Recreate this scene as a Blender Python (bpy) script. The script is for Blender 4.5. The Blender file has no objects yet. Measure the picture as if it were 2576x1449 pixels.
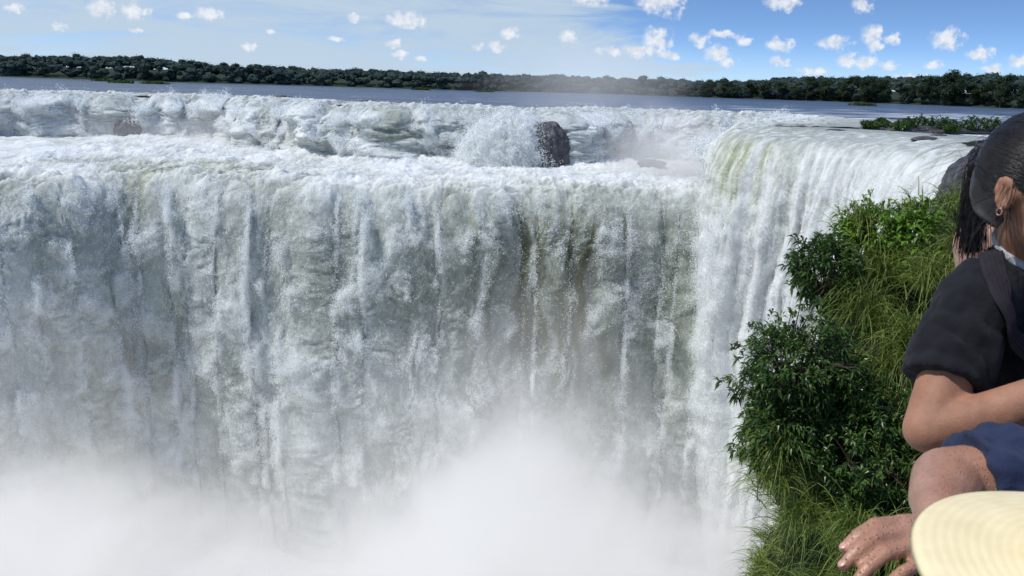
import bpy, bmesh, math, random
import numpy as np
from mathutils import Vector, Matrix
from mathutils.bvhtree import BVHTree
from mathutils.geometry import delaunay_2d_cdt
random.seed(3); rng=np.random.default_rng(7)
scene=bpy.context.scene
scene.view_settings.view_transform='Standard'; scene.view_settings.look='None'; scene.view_settings.exposure=0
COL=scene.collection

# ---------------------------------------------------------------- noise
_P=rng.permutation(256); _P=np.concatenate([_P,_P,_P])
_G=rng.normal(size=(256,3)); _G/=np.linalg.norm(_G,axis=1)[:,None]
def pn(x,y,z):
    x,y,z=np.broadcast_arrays(x,y,z)
    x0=np.floor(x);y0=np.floor(y);z0=np.floor(z)
    fx=x-x0;fy=y-y0;fz=z-z0
    xi=x0.astype(np.int64)&255;yi=y0.astype(np.int64)&255;zi=z0.astype(np.int64)&255
    f=lambda t:t*t*t*(t*(t*6-15)+10)
    u=f(fx);v=f(fy);w=f(fz)
    def g(a,b,c):
        h=_P[(_P[(_P[(xi+a)&255]+yi+b)&255]+zi+c)&255]
        G=_G[h]
        return G[...,0]*(fx-a)+G[...,1]*(fy-b)+G[...,2]*(fz-c)
    def L(a,b,t): return a+(b-a)*t
    return 1.6*L(L(L(g(0,0,0),g(1,0,0),u),L(g(0,1,0),g(1,1,0),u),v),
             L(L(g(0,0,1),g(1,0,1),u),L(g(0,1,1),g(1,1,1),u),v),w)
def fbm(x,y,z,o=4):
    s=0;a=1;t=0
    for i in range(o):
        s=s+a*pn(x*2**i+i*7.3,y*2**i+3.1*i,z*2**i);t+=a;a*=.5
    return s/t
def sstep(a,b,x):
    t=np.clip((x-a)/(b-a),0,1);return t*t*(3-2*t)

# ---------------------------------------------------------------- mesh helpers
def mesh_np(name,V,F,mat=None,smooth=True,attrs=None):
    V=np.asarray(V,dtype=np.float32).reshape(-1,3);F=np.asarray(F,dtype=np.int32)
    k=F.shape[1];n=len(F)
    me=bpy.data.meshes.new(name)
    me.vertices.add(len(V));me.vertices.foreach_set('co',V.ravel())
    me.loops.add(n*k);me.loops.foreach_set('vertex_index',F.ravel())
    me.polygons.add(n);me.polygons.foreach_set('loop_start',np.arange(n,dtype=np.int32)*k)
    me.polygons.foreach_set('use_smooth',np.full(n,smooth))
    if attrs:
        for a,d in attrs.items():
            at=me.attributes.new(a,'FLOAT','POINT');at.data.foreach_set('value',np.asarray(d,dtype=np.float32).ravel())
    me.update(calc_edges=True)
    if mat: me.materials.append(mat)
    return me
def obj(name,me,parent=None,label=None,category=None,kind=None,group=None):
    o=bpy.data.objects.new(name,me);COL.objects.link(o)
    if parent: o.parent=parent
    if label:o['label']=label
    if category:o['category']=category
    if kind:o['kind']=kind
    if group:o['group']=group
    return o
def grid_faces(nr,nc):
    i=np.arange(nr-1)[:,None]*nc+np.arange(nc-1)[None,:]
    return np.stack([i,i+1,i+nc+1,i+nc],-1).reshape(-1,4)

# ---------------------------------------------------------------- node helper
class NT:
    def __init__(s,tree): s.t=tree;s.n=tree.nodes;s.l=tree.links;s.n.clear()
    def node(s,typ,props=None,**inp):
        nd=s.n.new(typ)
        for k,v in (props or {}).items(): setattr(nd,k,v)
        return nd
    def set(s,sock,v):
        if isinstance(v,bpy.types.NodeSocket): s.l.new(v,sock)
        elif isinstance(v,bpy.types.Node): s.l.new(v.outputs[0],sock)
        else: sock.default_value=v
    def m(s,op,a,b=0.0,c=None,clamp=False):
        nd=s.n.new('ShaderNodeMath');nd.operation=op;nd.use_clamp=clamp
        s.set(nd.inputs[0],a);s.set(nd.inputs[1],b)
        if c is not None:s.set(nd.inputs[2],c)
        return nd.outputs[0]
    def vm(s,op,a,b=None,c=None):
        nd=s.n.new('ShaderNodeVectorMath');nd.operation=op
        s.set(nd.inputs[0],a)
        if b is not None:s.set(nd.inputs[1],b)
        if c is not None:s.set(nd.inputs[2],c)
        return nd.outputs[1] if op in('LENGTH','DOT_PRODUCT') else nd.outputs[0]
    def ramp(s,fac,stops,interp='LINEAR'):
        nd=s.n.new('ShaderNodeValToRGB');s.set(nd.inputs[0],fac);e=nd.color_ramp.elements
        nd.color_ramp.interpolation=interp
        while len(e)<len(stops):e.new(.5)
        for x,(p,c) in zip(e,stops):
            x.position=p;x.color=(*c,1) if len(c)==3 else c
        return nd.outputs[0]
    def noise(s,vec,scale,detail=4,rough=.55,dist=0):
        nd=s.n.new('ShaderNodeTexNoise');s.set(nd.inputs['Vector'],vec);nd.inputs['Scale'].default_value=scale
        nd.inputs['Detail'].default_value=detail;nd.inputs['Roughness'].default_value=rough;nd.inputs['Distortion'].default_value=dist
        return nd.outputs[0]
    def mr(s,v,a,b,c=0.0,d=1.0,smooth=True):
        nd=s.n.new('ShaderNodeMapRange')
        if smooth: nd.interpolation_type='SMOOTHSTEP'
        s.set(nd.inputs[0],v)
        for i,x in enumerate((a,b,c,d)): s.set(nd.inputs[i+1],x)
        return nd.outputs[0]
    def mix(s,f,a,b):
        nd=s.n.new('ShaderNodeMix');nd.data_type='RGBA'
        s.set(nd.inputs[0],f);s.set(nd.inputs[6],a);s.set(nd.inputs[7],b);return nd.outputs[2]
def newmat(name):
    m=bpy.data.materials.new(name);m.use_nodes=True;return m,NT(m.node_tree)
def finish(nt,color,rough=.6,spec=.5,height=None,bd=.1,bs=1.0,**kw):
    p=nt.node('ShaderNodeBsdfPrincipled')
    nt.set(p.inputs['Base Color'],color);nt.set(p.inputs['Roughness'],rough);nt.set(p.inputs['Specular IOR Level'],spec)
    for k,v in kw.items(): nt.set(p.inputs[k.replace('_',' ')],v)
    if height is not None:
        b=nt.node('ShaderNodeBump');b.inputs['Strength'].default_value=bs;b.inputs['Distance'].default_value=bd
        nt.set(b.inputs['Height'],height);nt.l.new(b.outputs[0],p.inputs['Normal'])
    o=nt.node('ShaderNodeOutputMaterial');nt.l.new(p.outputs[0],o.inputs[0]);return p
def C(r,g,b):return (r,g,b,1)

# ---------------------------------------------------------------- materials
def water_mat(name,vs,bd=.35):
    m,nt=newmat(name)
    pos=nt.node('ShaderNodeNewGeometry').outputs['Position']
    foam=nt.node('ShaderNodeAttribute',{'attribute_name':'foam'}).outputs['Fac']
    green=nt.node('ShaderNodeAttribute',{'attribute_name':'green'}).outputs['Fac']
    q=nt.vm('MULTIPLY',pos,vs)
    n1=nt.noise(q,.9,10,.75,.3);n2=nt.noise(q,3.6,6,.75)
    f=nt.m('ADD',foam,nt.m('MULTIPLY',nt.m('SUBTRACT',n1,.5),1.0))
    f=nt.m('ADD',f,nt.m('MULTIPLY',nt.m('SUBTRACT',n2,.5),.5),clamp=True)
    c=nt.ramp(f,[(0,(.31,.335,.30)),(.3,(.49,.52,.485)),(.62,(.73,.755,.74)),(1,(.90,.91,.91))])  # thin water to white foam; dark end also carries shade painted into crevices
    c2=nt.ramp(f,[(0,(.16,.165,.09)),(.45,(.37,.39,.26)),(.8,(.68,.70,.54)),(1,(.88,.89,.80))])
    c=nt.mix(green,c,c2)
    h=nt.m('ADD',n1,nt.m('MULTIPLY',n2,.4))
    p=finish(nt,c,.65,.2,height=h,bd=bd,bs=1.0)
    p.inputs['Subsurface Weight'].default_value=.65;p.inputs['Subsurface Radius'].default_value=(1,1,1);p.inputs['Subsurface Scale'].default_value=1.3
    return m
M_fall=water_mat('falling_water',(1,1,.5),.8)
ms,nt=newmat('white_spray');d1=nt.node('ShaderNodeBsdfDiffuse');d1.inputs[0].default_value=C(.88,.9,.9);t1=nt.node('ShaderNodeBsdfTranslucent');t1.inputs[0].default_value=C(.88,.9,.9)
mx=nt.node('ShaderNodeMixShader');mx.inputs[0].default_value=.5;nt.l.new(d1.outputs[0],mx.inputs[1]);nt.l.new(t1.outputs[0],mx.inputs[2]);o=nt.node('ShaderNodeOutputMaterial');nt.l.new(mx.outputs[0],o.inputs[0]);M_spray=ms

def river_mat():
    m,nt=newmat('river_water')
    pos=nt.node('ShaderNodeNewGeometry').outputs['Position']
    sx=nt.node('ShaderNodeSeparateXYZ');nt.l.new(pos,sx.inputs[0])
    n=nt.noise(nt.vm('MULTIPLY',pos,(.35,.9,1)),1.0,6,.65)
    big=nt.noise(nt.vm('MULTIPLY',pos,(.02,.08,1)),1.0,6,.7,.5)
    st=nt.noise(nt.vm('MULTIPLY',pos,(.03,.16,1)),1.0,5,.65,.3)
    near=nt.mr(sx.outputs[1],430,220,0.0,1.0)
    rt=nt.mr(sx.outputs[0],15,90,.0,1.0)
    thr=nt.m('SUBTRACT',.69,nt.m('MULTIPLY',near,nt.m('ADD',.10,nt.m('MULTIPLY',rt,.10))))
    fo=nt.m('MULTIPLY',nt.m('SUBTRACT',st,thr),10,clamp=True)
    base=nt.ramp(big,[(.3,(.025,.035,.055)),(.5,(.065,.09,.13)),(.7,(.16,.20,.26))])
    c=nt.mix(fo,base,C(.78,.81,.82))
    r=nt.m('ADD',.3,nt.m('MULTIPLY',fo,.4))
    finish(nt,c,r,.35,height=nt.m('ADD',n,nt.m('MULTIPLY',big,2)),bd=1.2,bs=1.0)
    return m
M_river=river_mat()

def foliage_mat(name,dark,mid,light,scale=.4,rough=.55,trans=True):
    m,nt=newmat(name)
    pos=nt.node('ShaderNodeNewGeometry').outputs['Position']
    v=nt.node('ShaderNodeAttribute',{'attribute_name':'var'}).outputs['Fac']
    n=nt.noise(pos,scale,4,.6)
    f=nt.m('ADD',nt.m('MULTIPLY',n,.6),nt.m('MULTIPLY',v,.5))
    c=nt.ramp(f,[(.25,dark),(.5,mid),(.85,light)])
    p=nt.node('ShaderNodeBsdfPrincipled');nt.set(p.inputs['Base Color'],c);p.inputs['Roughness'].default_value=rough
    p.inputs['Specular IOR Level'].default_value=.35 if trans else .1
    o=nt.node('ShaderNodeOutputMaterial')
    if trans:
        t=nt.node('ShaderNodeBsdfTranslucent');nt.set(t.inputs[0],c)
        mx=nt.node('ShaderNodeMixShader');mx.inputs[0].default_value=.3
        nt.l.new(p.outputs[0],mx.inputs[1]);nt.l.new(t.outputs[0],mx.inputs[2]);nt.l.new(mx.outputs[0],o.inputs[0])
    else: nt.l.new(p.outputs[0],o.inputs[0])
    return m
M_far_hazed=foliage_mat('hazed_far_forest_leaves',(.026,.044,.042),(.036,.056,.05),(.048,.07,.054),.03,.9,False)  # leaf tones lightened, with distance haze mixed into the colour
M_tree=foliage_mat('tree_leaves',(.018,.033,.022),(.034,.058,.030),(.062,.095,.036),.12,.8)
M_shrub=foliage_mat('shrub_leaves',(.014,.034,.007),(.042,.09,.016),(.12,.20,.04),1.5,.34)
M_bright=foliage_mat('bright_leaves',(.04,.10,.01),(.12,.24,.022),(.25,.38,.05),1.5,.4)
M_grass=foliage_mat('grass_blades',(.04,.07,.012),(.13,.19,.03),(.33,.37,.10),1.2,.45)
def simple(name,c1,c2,scale,rough=.8,spec=.4,bd=.05,**kw):
    m,nt=newmat(name)
    pos=nt.node('ShaderNodeNewGeometry').outputs['Position']
    n=nt.noise(pos,scale,6,.6)
    finish(nt,nt.ramp(n,[(.3,c1),(.7,c2)]),rough,spec,height=n,bd=bd,**kw)
    return m
M_rock=simple('wet_basalt',(.025,.023,.025),(.095,.09,.095),.9,.4,.5,.5)
M_earth=simple('dark_earth',(.008,.014,.004),(.02,.032,.012),3,.9,.2,.1)
M_bark=simple('bark',(.03,.022,.016),(.09,.07,.055),20,.85,.3,.01)
M_land=simple('forest_floor',(.02,.03,.015),(.03,.045,.025),.05,.95,.1,.5)

# ---------------------------------------------------------------- curves
def catmull(P,n_per):
    P=np.array(P,float);Q=np.vstack([2*P[0]-P[1],P,2*P[-1]-P[-2]]);out=[]
    for i in range(len(P)-1):
        p0,p1,p2,p3=Q[i:i+4]
        t=np.linspace(0,1,n_per,endpoint=False)[:,None]
        out.append(.5*((2*p1)+(-p0+p2)*t+(2*p0-5*p1+4*p2-p3)*t**2+(-p0+3*p1-3*p2+p3)*t**3))
    out.append(P[-1:]);return np.vstack(out)
def resample(P,spacing_fn):
    P=catmull(P,40);d=np.linalg.norm(np.diff(P,axis=0),axis=1);s=np.concatenate([[0],np.cumsum(d)])
    out=[0.0]
    while out[-1]<s[-1]:
        x=np.interp(out[-1],s,P[:,0]);out.append(out[-1]+spacing_fn(x))
    q=np.array(out[:-1]);return np.stack([np.interp(q,s,P[:,0]),np.interp(q,s,P[:,1])],1),q
def normals2(P,q,sm=2.5):
    T=np.gradient(P,axis=0);T/=np.linalg.norm(T,axis=1)[:,None]
    N=np.stack([T[:,1],-T[:,0]],1)
    for _ in range(int(sm*12)):
        N[1:-1]=(N[:-2]+2*N[1:-1]+N[2:])/4
    N/=np.linalg.norm(N,axis=1)[:,None];return N
def billow(x,y,z): return np.abs(pn(x,y,z))
def sbil(x,y,z): 
    n=pn(x,y,z);return np.sqrt(n*n+.02)-.07
def spray(V,nv,wt,n,s0,s1,lift,parent,jit=.15):
    idx=rng.choice(len(V),n,p=wt/wt.sum())
    lf=lift[idx][:,None] if isinstance(lift,np.ndarray) else lift
    c=V[idx]+nv[idx]*(rng.random((n,1))**2*lf)+rng.normal(size=(n,3))*jit
    a=rng.normal(size=(n,3));a/=np.linalg.norm(a,axis=1)[:,None];b=np.cross(a,rng.normal(size=(n,3)));b/=np.linalg.norm(b,axis=1)[:,None]
    s=rng.uniform(s0,s1,(n,1))
    T=np.stack([c-a*s*.5,c+a*s*.5,c+b*s*.8],1).reshape(-1,3)
    obj('spray',mesh_np('spray',T,np.arange(n*3).reshape(-1,3),M_spray,False),parent=parent)

# ---------------------------------------------------------------- lower (main) curtain
lip=[(-330,122),(-200,120),(-150,121),(-110,123),(-84,127),(-70,138),(-56,140),(-33,135),(-15,133.5),(0,135),(12,137),(25,138),(36,137),(50,136)]
P,q=resample(lip,lambda x:.22 if -98<x<40 else 1.0)
P[:,1]+=1.6*pn(q/11,0*q,.4)+.7*pn(q/4,0*q,.9)
N=normals2(P,q)
up=np.concatenate([np.linspace(95,30,70,endpoint=False),np.linspace(30,0,80,endpoint=False)])
dz=np.concatenate([np.linspace(0,1,12,endpoint=False)**2*2,2+np.linspace(0,1,300)**1.1*68])
nU,nD=len(up),len(dz)
S=q[None,:]
out=np.concatenate([-up,9*(1-np.exp(-np.sqrt(dz)/3.2))])[:,None]
zz=np.concatenate([-12+up*.028,-12-dz])[:,None]
arc=np.concatenate([-up,dz+0])[:,None]
Nb=np.stack([np.zeros(len(q)),-np.ones(len(q))],1)
w=sstep(0,12,np.concatenate([up,np.zeros(nD)]))[:,None,None]
NN=N[None]*(1-w)+Nb[None]*w
X=P[None,:,0]+NN[...,0]*out;Y=P[None,:,1]+NN[...,1]*out;Z=np.broadcast_to(zz,X.shape).copy()
A=np.broadcast_to(arc,X.shape)
warp=3.0*fbm(S/9,A/14,.5*np.ones_like(X),3)
sx=S+warp
colm=sbil(sx/7,A/34,3.3)
A2=A+3.0*fbm(S/5,A/6,2.2,2)
colf=sbil(sx/2.8,A2/17,13.3)
b1=sbil(sx/3.0,A2/5.5,1.7);b2=sbil(sx/1.5,A2/2.6,5.1);b3=sbil(sx/.85,A2/1.3,9.2);b4=billow(sx/.45,A2/.65,2.2)
lowf=pn(S/16,A/28,7.7)
puff=sstep(-.15,.42,fbm(sx/3.8,A2/9.5,40.3,4))
lumps=b1*.9+b2*.9+b3*.8+b4*.55
clus=.35+.65*sstep(-.3,.35,fbm(S/7,A/9,17.7,3))
D_fall=colm*1.1+colf*.5+lumps*.46*clus+lowf*1.2+puff*.55
pb=pn(X/9,Y/7,.3);pb2=billow(X/4,Y/2.6,1.1);pb3=billow(X/1.5,Y/1.1,4.0);pb4=billow(X/.7,Y/.55,8.0)
D_pl=pb*1.0+pb2*1.2+pb3*.6+pb4*.3
aa=np.broadcast_to(arc,X.shape)
lipN=sstep(-14,-1,aa)
vx,vy=NN[...,0],NN[...,1]
hz=sstep(-1,6,aa)
disp=D_pl*(1-hz)*(1+.5*lipN)+D_fall*hz
X+=vx*disp*hz;Y+=vy*disp*hz;Z+=disp*(1-hz)*.9
thin=np.exp(-((X-9)/15)**2)*sstep(-2,6,-12-Z+0)*(1-sstep(22,46,-12-Z))
strk=np.clip(pn(sx/1.3,A/34,12.)*1.4+.35,0,1)
strk2=np.exp(-((X+65)/1.8)**2)*sstep(-12,0,A)*(1-sstep(6,24,A))
foam=.52+.24*(lumps-.8)*clus*1.3+.3*(colm-.28)+.2*(colf-.28)+.22*lowf-.34*thin*strk-.16*thin-.2*strk2-.08*(1-clus)+.26*(puff-.4)  # foam amount plus ambient crevice darkness put into the albedo
fp=.80+.30*(D_pl-.75)+.28*pn(X/14,Y/10,2.)+.15*pn(X/4,Y/2,6.)  # plateau foam; troughs painted darker, shade included in the colour
brown=np.exp(-((X+62)/24)**2-((Y-150)/9)**2)
fp-=.5*brown*np.clip(.6+pn(X/3,Y/1.5,0.),0,1)
fp-=.28*lipN*np.clip(.5+pn(X/5,Y/3,4.),0,1)
foam=fp*(1-hz)+foam*hz
green=np.clip(.2+.85*thin*strk+.2*thin+.4*strk2+.35*brown*(1-hz)+.1*lipN*(1-hz)+.3*pn(S/10,A/20,33.),0,1)
V=np.stack([X,Y,Z],-1).reshape(-1,3)
me=mesh_np('main_waterfall',V,grid_faces(*X.shape)[:, ::-1],M_fall,True,{'foam':foam,'green':green})
wf=obj('waterfall',me,label='broad thundering white waterfall curtain dropping into a misty gorge',category='waterfall',kind='structure')
nv=np.stack([vx*hz,vy*hz,.35+(1-hz)*.6],-1).reshape(-1,3)
wt=np.clip(np.where(hz>.3,((lumps-.6)*clus*1.5+.16)*(.3+1.5*puff),(D_pl-.8)*.7),0.0,3)*np.abs((X>-100)&(X<38)&(Z>-66))*sstep(120,132,Y+20*hz)
wt*=np.where(hz>.3,1.0,.45)*(1-.6*np.clip(thin*strk*2,0,1))
spray(V,nv,wt.ravel()**1.25,480000,.07,.23,(.8+1.8*puff).ravel()*np.where(hz>.3,1,.5).ravel(),wf,.2)

# ---------------------------------------------------------------- upper curtain
ulip=[(-330,186),(-200,190),(-150,194),(-127,197),(-108,203),(-90,209),(-76,207),(-60,198),(-44,186),(-30,179),(-20,184),(-12,187),(-5,180),(3,176),(10,180),(18,191),(30,198),(43,194),(54,195),(63,187),(60,171),(52,156),(44,144),(38,135.5),(36.6,130),(39,125.8),(43,122.6),(47.8,118.5),(52,113),(55.5,105.5),(58,97),(61,90),(66,84)]
P,q=resample(ulip,lambda x:.25 if -125<x<70 else 1.0)
itip=int(np.argmin((P[:,0]-37)**2+(P[:,1]-133.5)**2));stip=q[itip]
icor=int(np.argmin((P[:,0]-63)**2+(P[:,1]-187)**2));scor=q[icor]
jag=1-sstep(scor-8,scor,q)
N0=normals2(P,q,6)
P=P+N0*((4.2*pn(q/9,0*q,.4)+1.8*pn(q/3.5,0*q,5.9))*jag)[:,None]
N=normals2(P,q,5)
side=sstep(stip-9,stip+5,q)
back=sstep(scor-6,scor+4,q)*(1-sstep(stip-8,stip-1,q))
up=np.linspace(1,0,60,endpoint=False)**1.3*22
dn=np.linspace(0,1,300)
H=(13.5*(1-side)+80*side)[None,:]
dz=(dn[:,None]**1.6)*H
nU=len(up)
near_tip=sstep(stip+22,stip+2,q)
oc=(8.5+4.0*pn(q/13,0*q,8.))*(1-side)+(9.2-2.2*near_tip)*side
out=np.vstack([np.repeat(-up[:,None],len(q),1),oc[None]*(1-np.exp(-np.sqrt(dz)/2.8))])
sag=(np.clip(-1.8*pn(q/8,0*q,31.)-.7*pn(q/3,0*q,37.),-.5,2.6)*jag)[None]
zz=np.vstack([np.repeat(np.where(up>20,-.4,.12)[:,None],len(q),1),.12-dz])
arc=np.vstack([np.repeat(-up[:,None],len(q),1),dz])
zz=zz-np.maximum(sag,0)*sstep(-9,0,arc)
zz=zz-side[None]*.9*sstep(-7,0,arc)**2
wb=sstep(2,18,-arc)[...,None]
bk=(back[:,None]);
Nb=np.stack([-.1*np.ones(len(q)),-np.ones(len(q))],1)*(1-bk)+np.array([[-1,-.12]])*bk
t_=sstep(stip-8,stip+12,q)[:,None]
Nb=Nb*(1-t_)+np.array([[-.75,-.65]])*t_
NN=N[None]*(1-wb)+Nb[None]*wb
sidep=np.broadcast_to(side[None],arc.shape)
X=P[None,:,0]+NN[...,0]*out;Y=P[None,:,1]+NN[...,1]*out;Z=zz.copy()
X=X+(side*near_tip)[None]*np.maximum(arc-6,0)*.13
S=np.broadcast_to(q[None],X.shape)
hz=sstep(0,2.5,arc)
colm=sbil(S/5.0,arc/18,3.3);colf=sbil(S/2.0,arc/26,8.3)
a2=arc+1.6*fbm(S/3,arc/4,6.,2)
b0=sbil(S/5,a2/4.5,14.)
b1=sbil(S/2.4,a2/2.2,1.7);b2=sbil(S/1.2,a2/1.2,5.1);b3=billow(S/.6,a2/.7,9.2)
pf=sstep(-.1,.4,fbm(S/4,a2/4,50.3,3))
D_c=b0*2.2+colm*1.8+b1*1.3+b2*1.0+b3*.7+pn(S/12,arc/7,5.)*2.8+pf*1.3
ss=S+arc*.05+1.6*pn(S/12,arc/25,4.)+.7*pn(S/3,arc/9,4.)
sc1=sbil(ss/4.8,arc/90,21.);sc2=sbil(ss/1.9,arc/40,25.);sc3=billow(ss/.7,arc/14,2.);sc4=pn(S/.5,arc/2.,12.);sc5=fbm(ss/1.8,arc/3.4,18.,3)
D_s=sc1*6.5+sc2*1.8+sc3*.5+sc4*.2+sc5*.9+pn(S/9,arc/40,6.)*1.4
D_f=D_c*(1-sidep)+D_s*sidep*(.2+.8*sstep(0,16,arc))*(1-.25*near_tip[None])
rap=billow(X/2.5,Y/1.2,2.)*.9+billow(X/1.,Y/.6,5.)*.35
fade=sstep(-20,-1,arc)
D_r=rap*fade*1.3*(1-.8*sidep)
disp=D_r*(1-hz)+D_f*hz
X=X+NN[...,0]*disp*hz;Y=Y+NN[...,1]*disp*hz;Z=Z+disp*(1-hz)*1.0
foam_shade_c=.70+.2*(b0+b1+b2*.7-.6)+.2*pn(S/9,arc/6,4.)+.3*(pf-.4)  # cascade foam, with shade between the lumps painted in
dark=np.clip(pn(S/6,arc/30,41.)*2-.35,0,1)*(1-sidep)
clear=np.exp(-((X+27)/6)**2)*(arc<7)
foam_shade_c=foam_shade_c-.5*dark*sstep(8,1,arc)-.4*clear*(.6+.9*pn(S/.8,arc/6,3.))
gl=sidep*np.exp(-((S-stip-6)/9)**2)*sstep(20,0,arc)*np.clip(.6+1.2*pn(S/1.3,arc/30,19.),0,1)
foam_shade_s=.88+.35*(sc2-.3)+.25*(sc3-.3)-1.1*np.clip(.20-sc1,0,1)-.35*gl+.2*sc4+.3*sc5  # side fall foam; grooves between strands get painted shade too
foam_r=.05+.7*(rap-.45)*fade+.35*fade**3*(1-sidep)+.35*fade**4*sidep
foam=(foam_shade_c*(1-sidep)+foam_shade_s*sidep)*hz+foam_r*(1-hz)
green=np.clip(.1+gl*1.2+.4*clear+.3*dark*hz+.15*pn(S/8,arc/8,3.)*(1-sidep),0,1)*(hz*.8+.2)
V=np.stack([X,Y,Z],-1).reshape(-1,3)
F=grid_faces(*X.shape)[:, ::-1]
nc=X.shape[1];cols=(F[:,0]%nc)
def submesh(name,sel,label):
    f=F[sel];u,inv=np.unique(f,return_inverse=True)
    me=mesh_np(name,V[u],inv.reshape(f.shape),M_fall,True,{'foam':foam.ravel()[u],'green':green.ravel()[u]})
    return obj('waterfall',me,label=label,category='waterfall',kind='structure')
w1=submesh('cascade',cols<itip-34,'low foaming upper cascade spilling over dark rock ledges')
w2=submesh('side_fall',cols>=itip-34,'smooth curved white waterfall pouring over a round lip')
nv=np.stack([NN[...,0]*hz,NN[...,1]*hz,.5+(1-hz)*.5],-1).reshape(-1,3)
wc=np.clip((b1+b2*.6-.2)*(.2+1.6*pf),0,2)*(1-sidep)*hz*((X>-140)&(X<68))
spray(V,nv,wc.ravel()**1.4+1e-9,170000,.1,.32,(1.0+2.0*pf).ravel(),w1,.25)
wsd=np.clip((sc2+sc3*.6-.2+sc1)*(.4+np.clip(.5+1.5*sc5,0,1.5)),0,2)*sidep*sstep(1,10,arc)*(1+1.5*near_tip[None]*sstep(8,30,arc))
spray(V,nv,wsd.ravel()**1.4+1e-9,190000,.06,.22,1.4,w2,.22)
# river sheet
inn=[(P[i,0]-N[i,0]*1.5,P[i,1]-N[i,1]*1.5) for i in range(0,len(q),10)]
poly=[Vector(p) for p in inn]+[Vector(p) for p in ((300,60),(1500,200),(1500,900),(-1500,900),(-1500,186))]
vco,_,fcs,_,_,_=delaunay_2d_cdt(poly,[],[list(range(len(poly)))],1,1e-4)
me=bpy.data.meshes.new('river');me.from_pydata([(v.x,v.y,-.05) for v in vco],[],[f if (vco[f[1]]-vco[f[0]]).cross(vco[f[2]]-vco[f[0]])>0 else f[::-1] for f in fcs]);me.update();me.materials.append(M_river)
for v in me.vertices:
    d_=((P[itip-34:]-np.array([v.co.x,v.co.y]))**2).sum(1).min()**.5
    if d_<2.5: v.co.z=-1.3
obj('river',me,label='wide dark blue river flowing to the falls',category='river',kind='structure')

def quad(name,x0,x1,y0,y1,z,mat,**k):
    me=mesh_np(name,[(x0,y0,z),(x1,y0,z),(x1,y1,z),(x0,y1,z)],[(0,1,2,3)],mat,False);return obj(name,me,**k)
quad('ground',-9000,9000,-6000,12000,-90,M_land,label='low ground at the bottom of the gorge',category='ground',kind='structure')
mw,nt=newmat('churning_pool');pos=nt.node('ShaderNodeNewGeometry').outputs['Position'];n=nt.noise(pos,.3,7,.7)
finish(nt,nt.ramp(n,[(.3,(.6,.64,.64)),(.6,(.88,.9,.9))]),.6,.3,height=n,bd=1.5)
quad('water',-350,120,-60,145,-79,mw,label='foaming white pool at the foot of the falls',category='water',kind='structure')

def shore_y(x): return 560+18*math.sin(x*.011+1)+10*math.sin(x*.031)-95*float(sstep(170,330,np.array(x)))
xs=np.linspace(-1500,1500,160);V=[];
for x in xs:
    y=shore_y(x) if abs(x)<900 else 560
    V+= [(x,y,-.3),(x,y+5,1.2),(x,y+120,3),(x,6000,30)]
V=np.array(V);i=np.arange(159)[:,None]*4+np.arange(3)[None]
F=np.stack([i,i+4,i+5,i+1],-1).reshape(-1,4)
obj('hill',mesh_np('far_bank',V,F,M_land),label='low wooded river bank',category='river bank',kind='structure')

# ---------------------------------------------------------------- rocks
def ico(sub):
    bm=bmesh.new();bmesh.ops.create_icosphere(bm,subdivisions=sub,radius=1)
    V=np.array([v.co[:] for v in bm.verts]);F=np.array([[v.index for v in f.verts] for f in bm.faces]);bm.free();return V,F
I2=ico(2);I3=ico(3);I5=ico(5);I6=ico(6)
def rock(c,r,seed,label,sub=I5,amp=.45):
    V,F=sub;V=V.copy();n=fbm(V[:,0]*1.3+seed,V[:,1]*1.3,V[:,2]*1.3,5)
    V=V*(1+amp*n)[:,None]
    st=billow(V[:,0]*3+seed,V[:,1]*3,V[:,2]*.8);V=V*(1+.12*st)[:,None]
    V=V*np.array(r)+np.array(c)
    return obj('rock',mesh_np('rock',V,F,M_rock,True),label=label,category='rock')
rock((6.2,170.0,-10.2),(5.6,4.4,8.4),7.7,'broad rounded dark wet basalt boulder amid the cascade',I5,.10)
rock((-97,199,-8.8),(3.5,2.6,3.4),5.3,'rounded brown rock swept by white water')
rock((29,170,-10.0),(2.8,1.6,1.0),9.1,'low dark rock ledge in foam')
V0_,F0_=I6;U=V0_.copy();az_=np.arctan2(U[:,0],-U[:,1]);pol=np.arccos(np.clip(U[:,2],-1,1))
st=sbil(az_*2.6+3,pol*.8,2.)*.9;lm=sbil(U[:,0]*4,U[:,1]*4,U[:,2]*3.2)*.5+sbil(U[:,0]*9,U[:,1]*9,U[:,2]*7)*.3+billow(U[:,0]*20,U[:,1]*20,U[:,2]*16)*.16
Vm=U*np.array([9.6,7,9.8]);Vm=Vm*(1+.22*st+.3*lm)[:,None];Vm=Vm+np.array([-2.0,170.8,-12])
mm=mesh_np('foam_mound',Vm,F0_,M_fall,True,{'foam':.74+.5*(lm-.3)+.3*(st-.3),'green':np.full(len(Vm),.1)})  # mound foam value also darkens its creases, shade held in the colour
mo=obj('waterfall',mm,label='rounded mound of white water pouring over a hidden boulder',category='waterfall',kind='structure')
spray(Vm,U,np.where(U[:,1]<.2,.1+lm,0)+1e-9,50000,.1,.32,1.9,mo,.35)
for k,(x,y,sx_) in enumerate([(50,126,1.6),(57,112,1.8),(60,104,1.6),(63,120,1.2),(75,160,2.2),(95,200,3),(-40,215,2.6),(20,230,3.),(-70,240,3.2)]):
    rock((x,y,.0),(sx_,sx_*.6,.45),20+k,'small dark rock breaking the river surface',I3)

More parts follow.
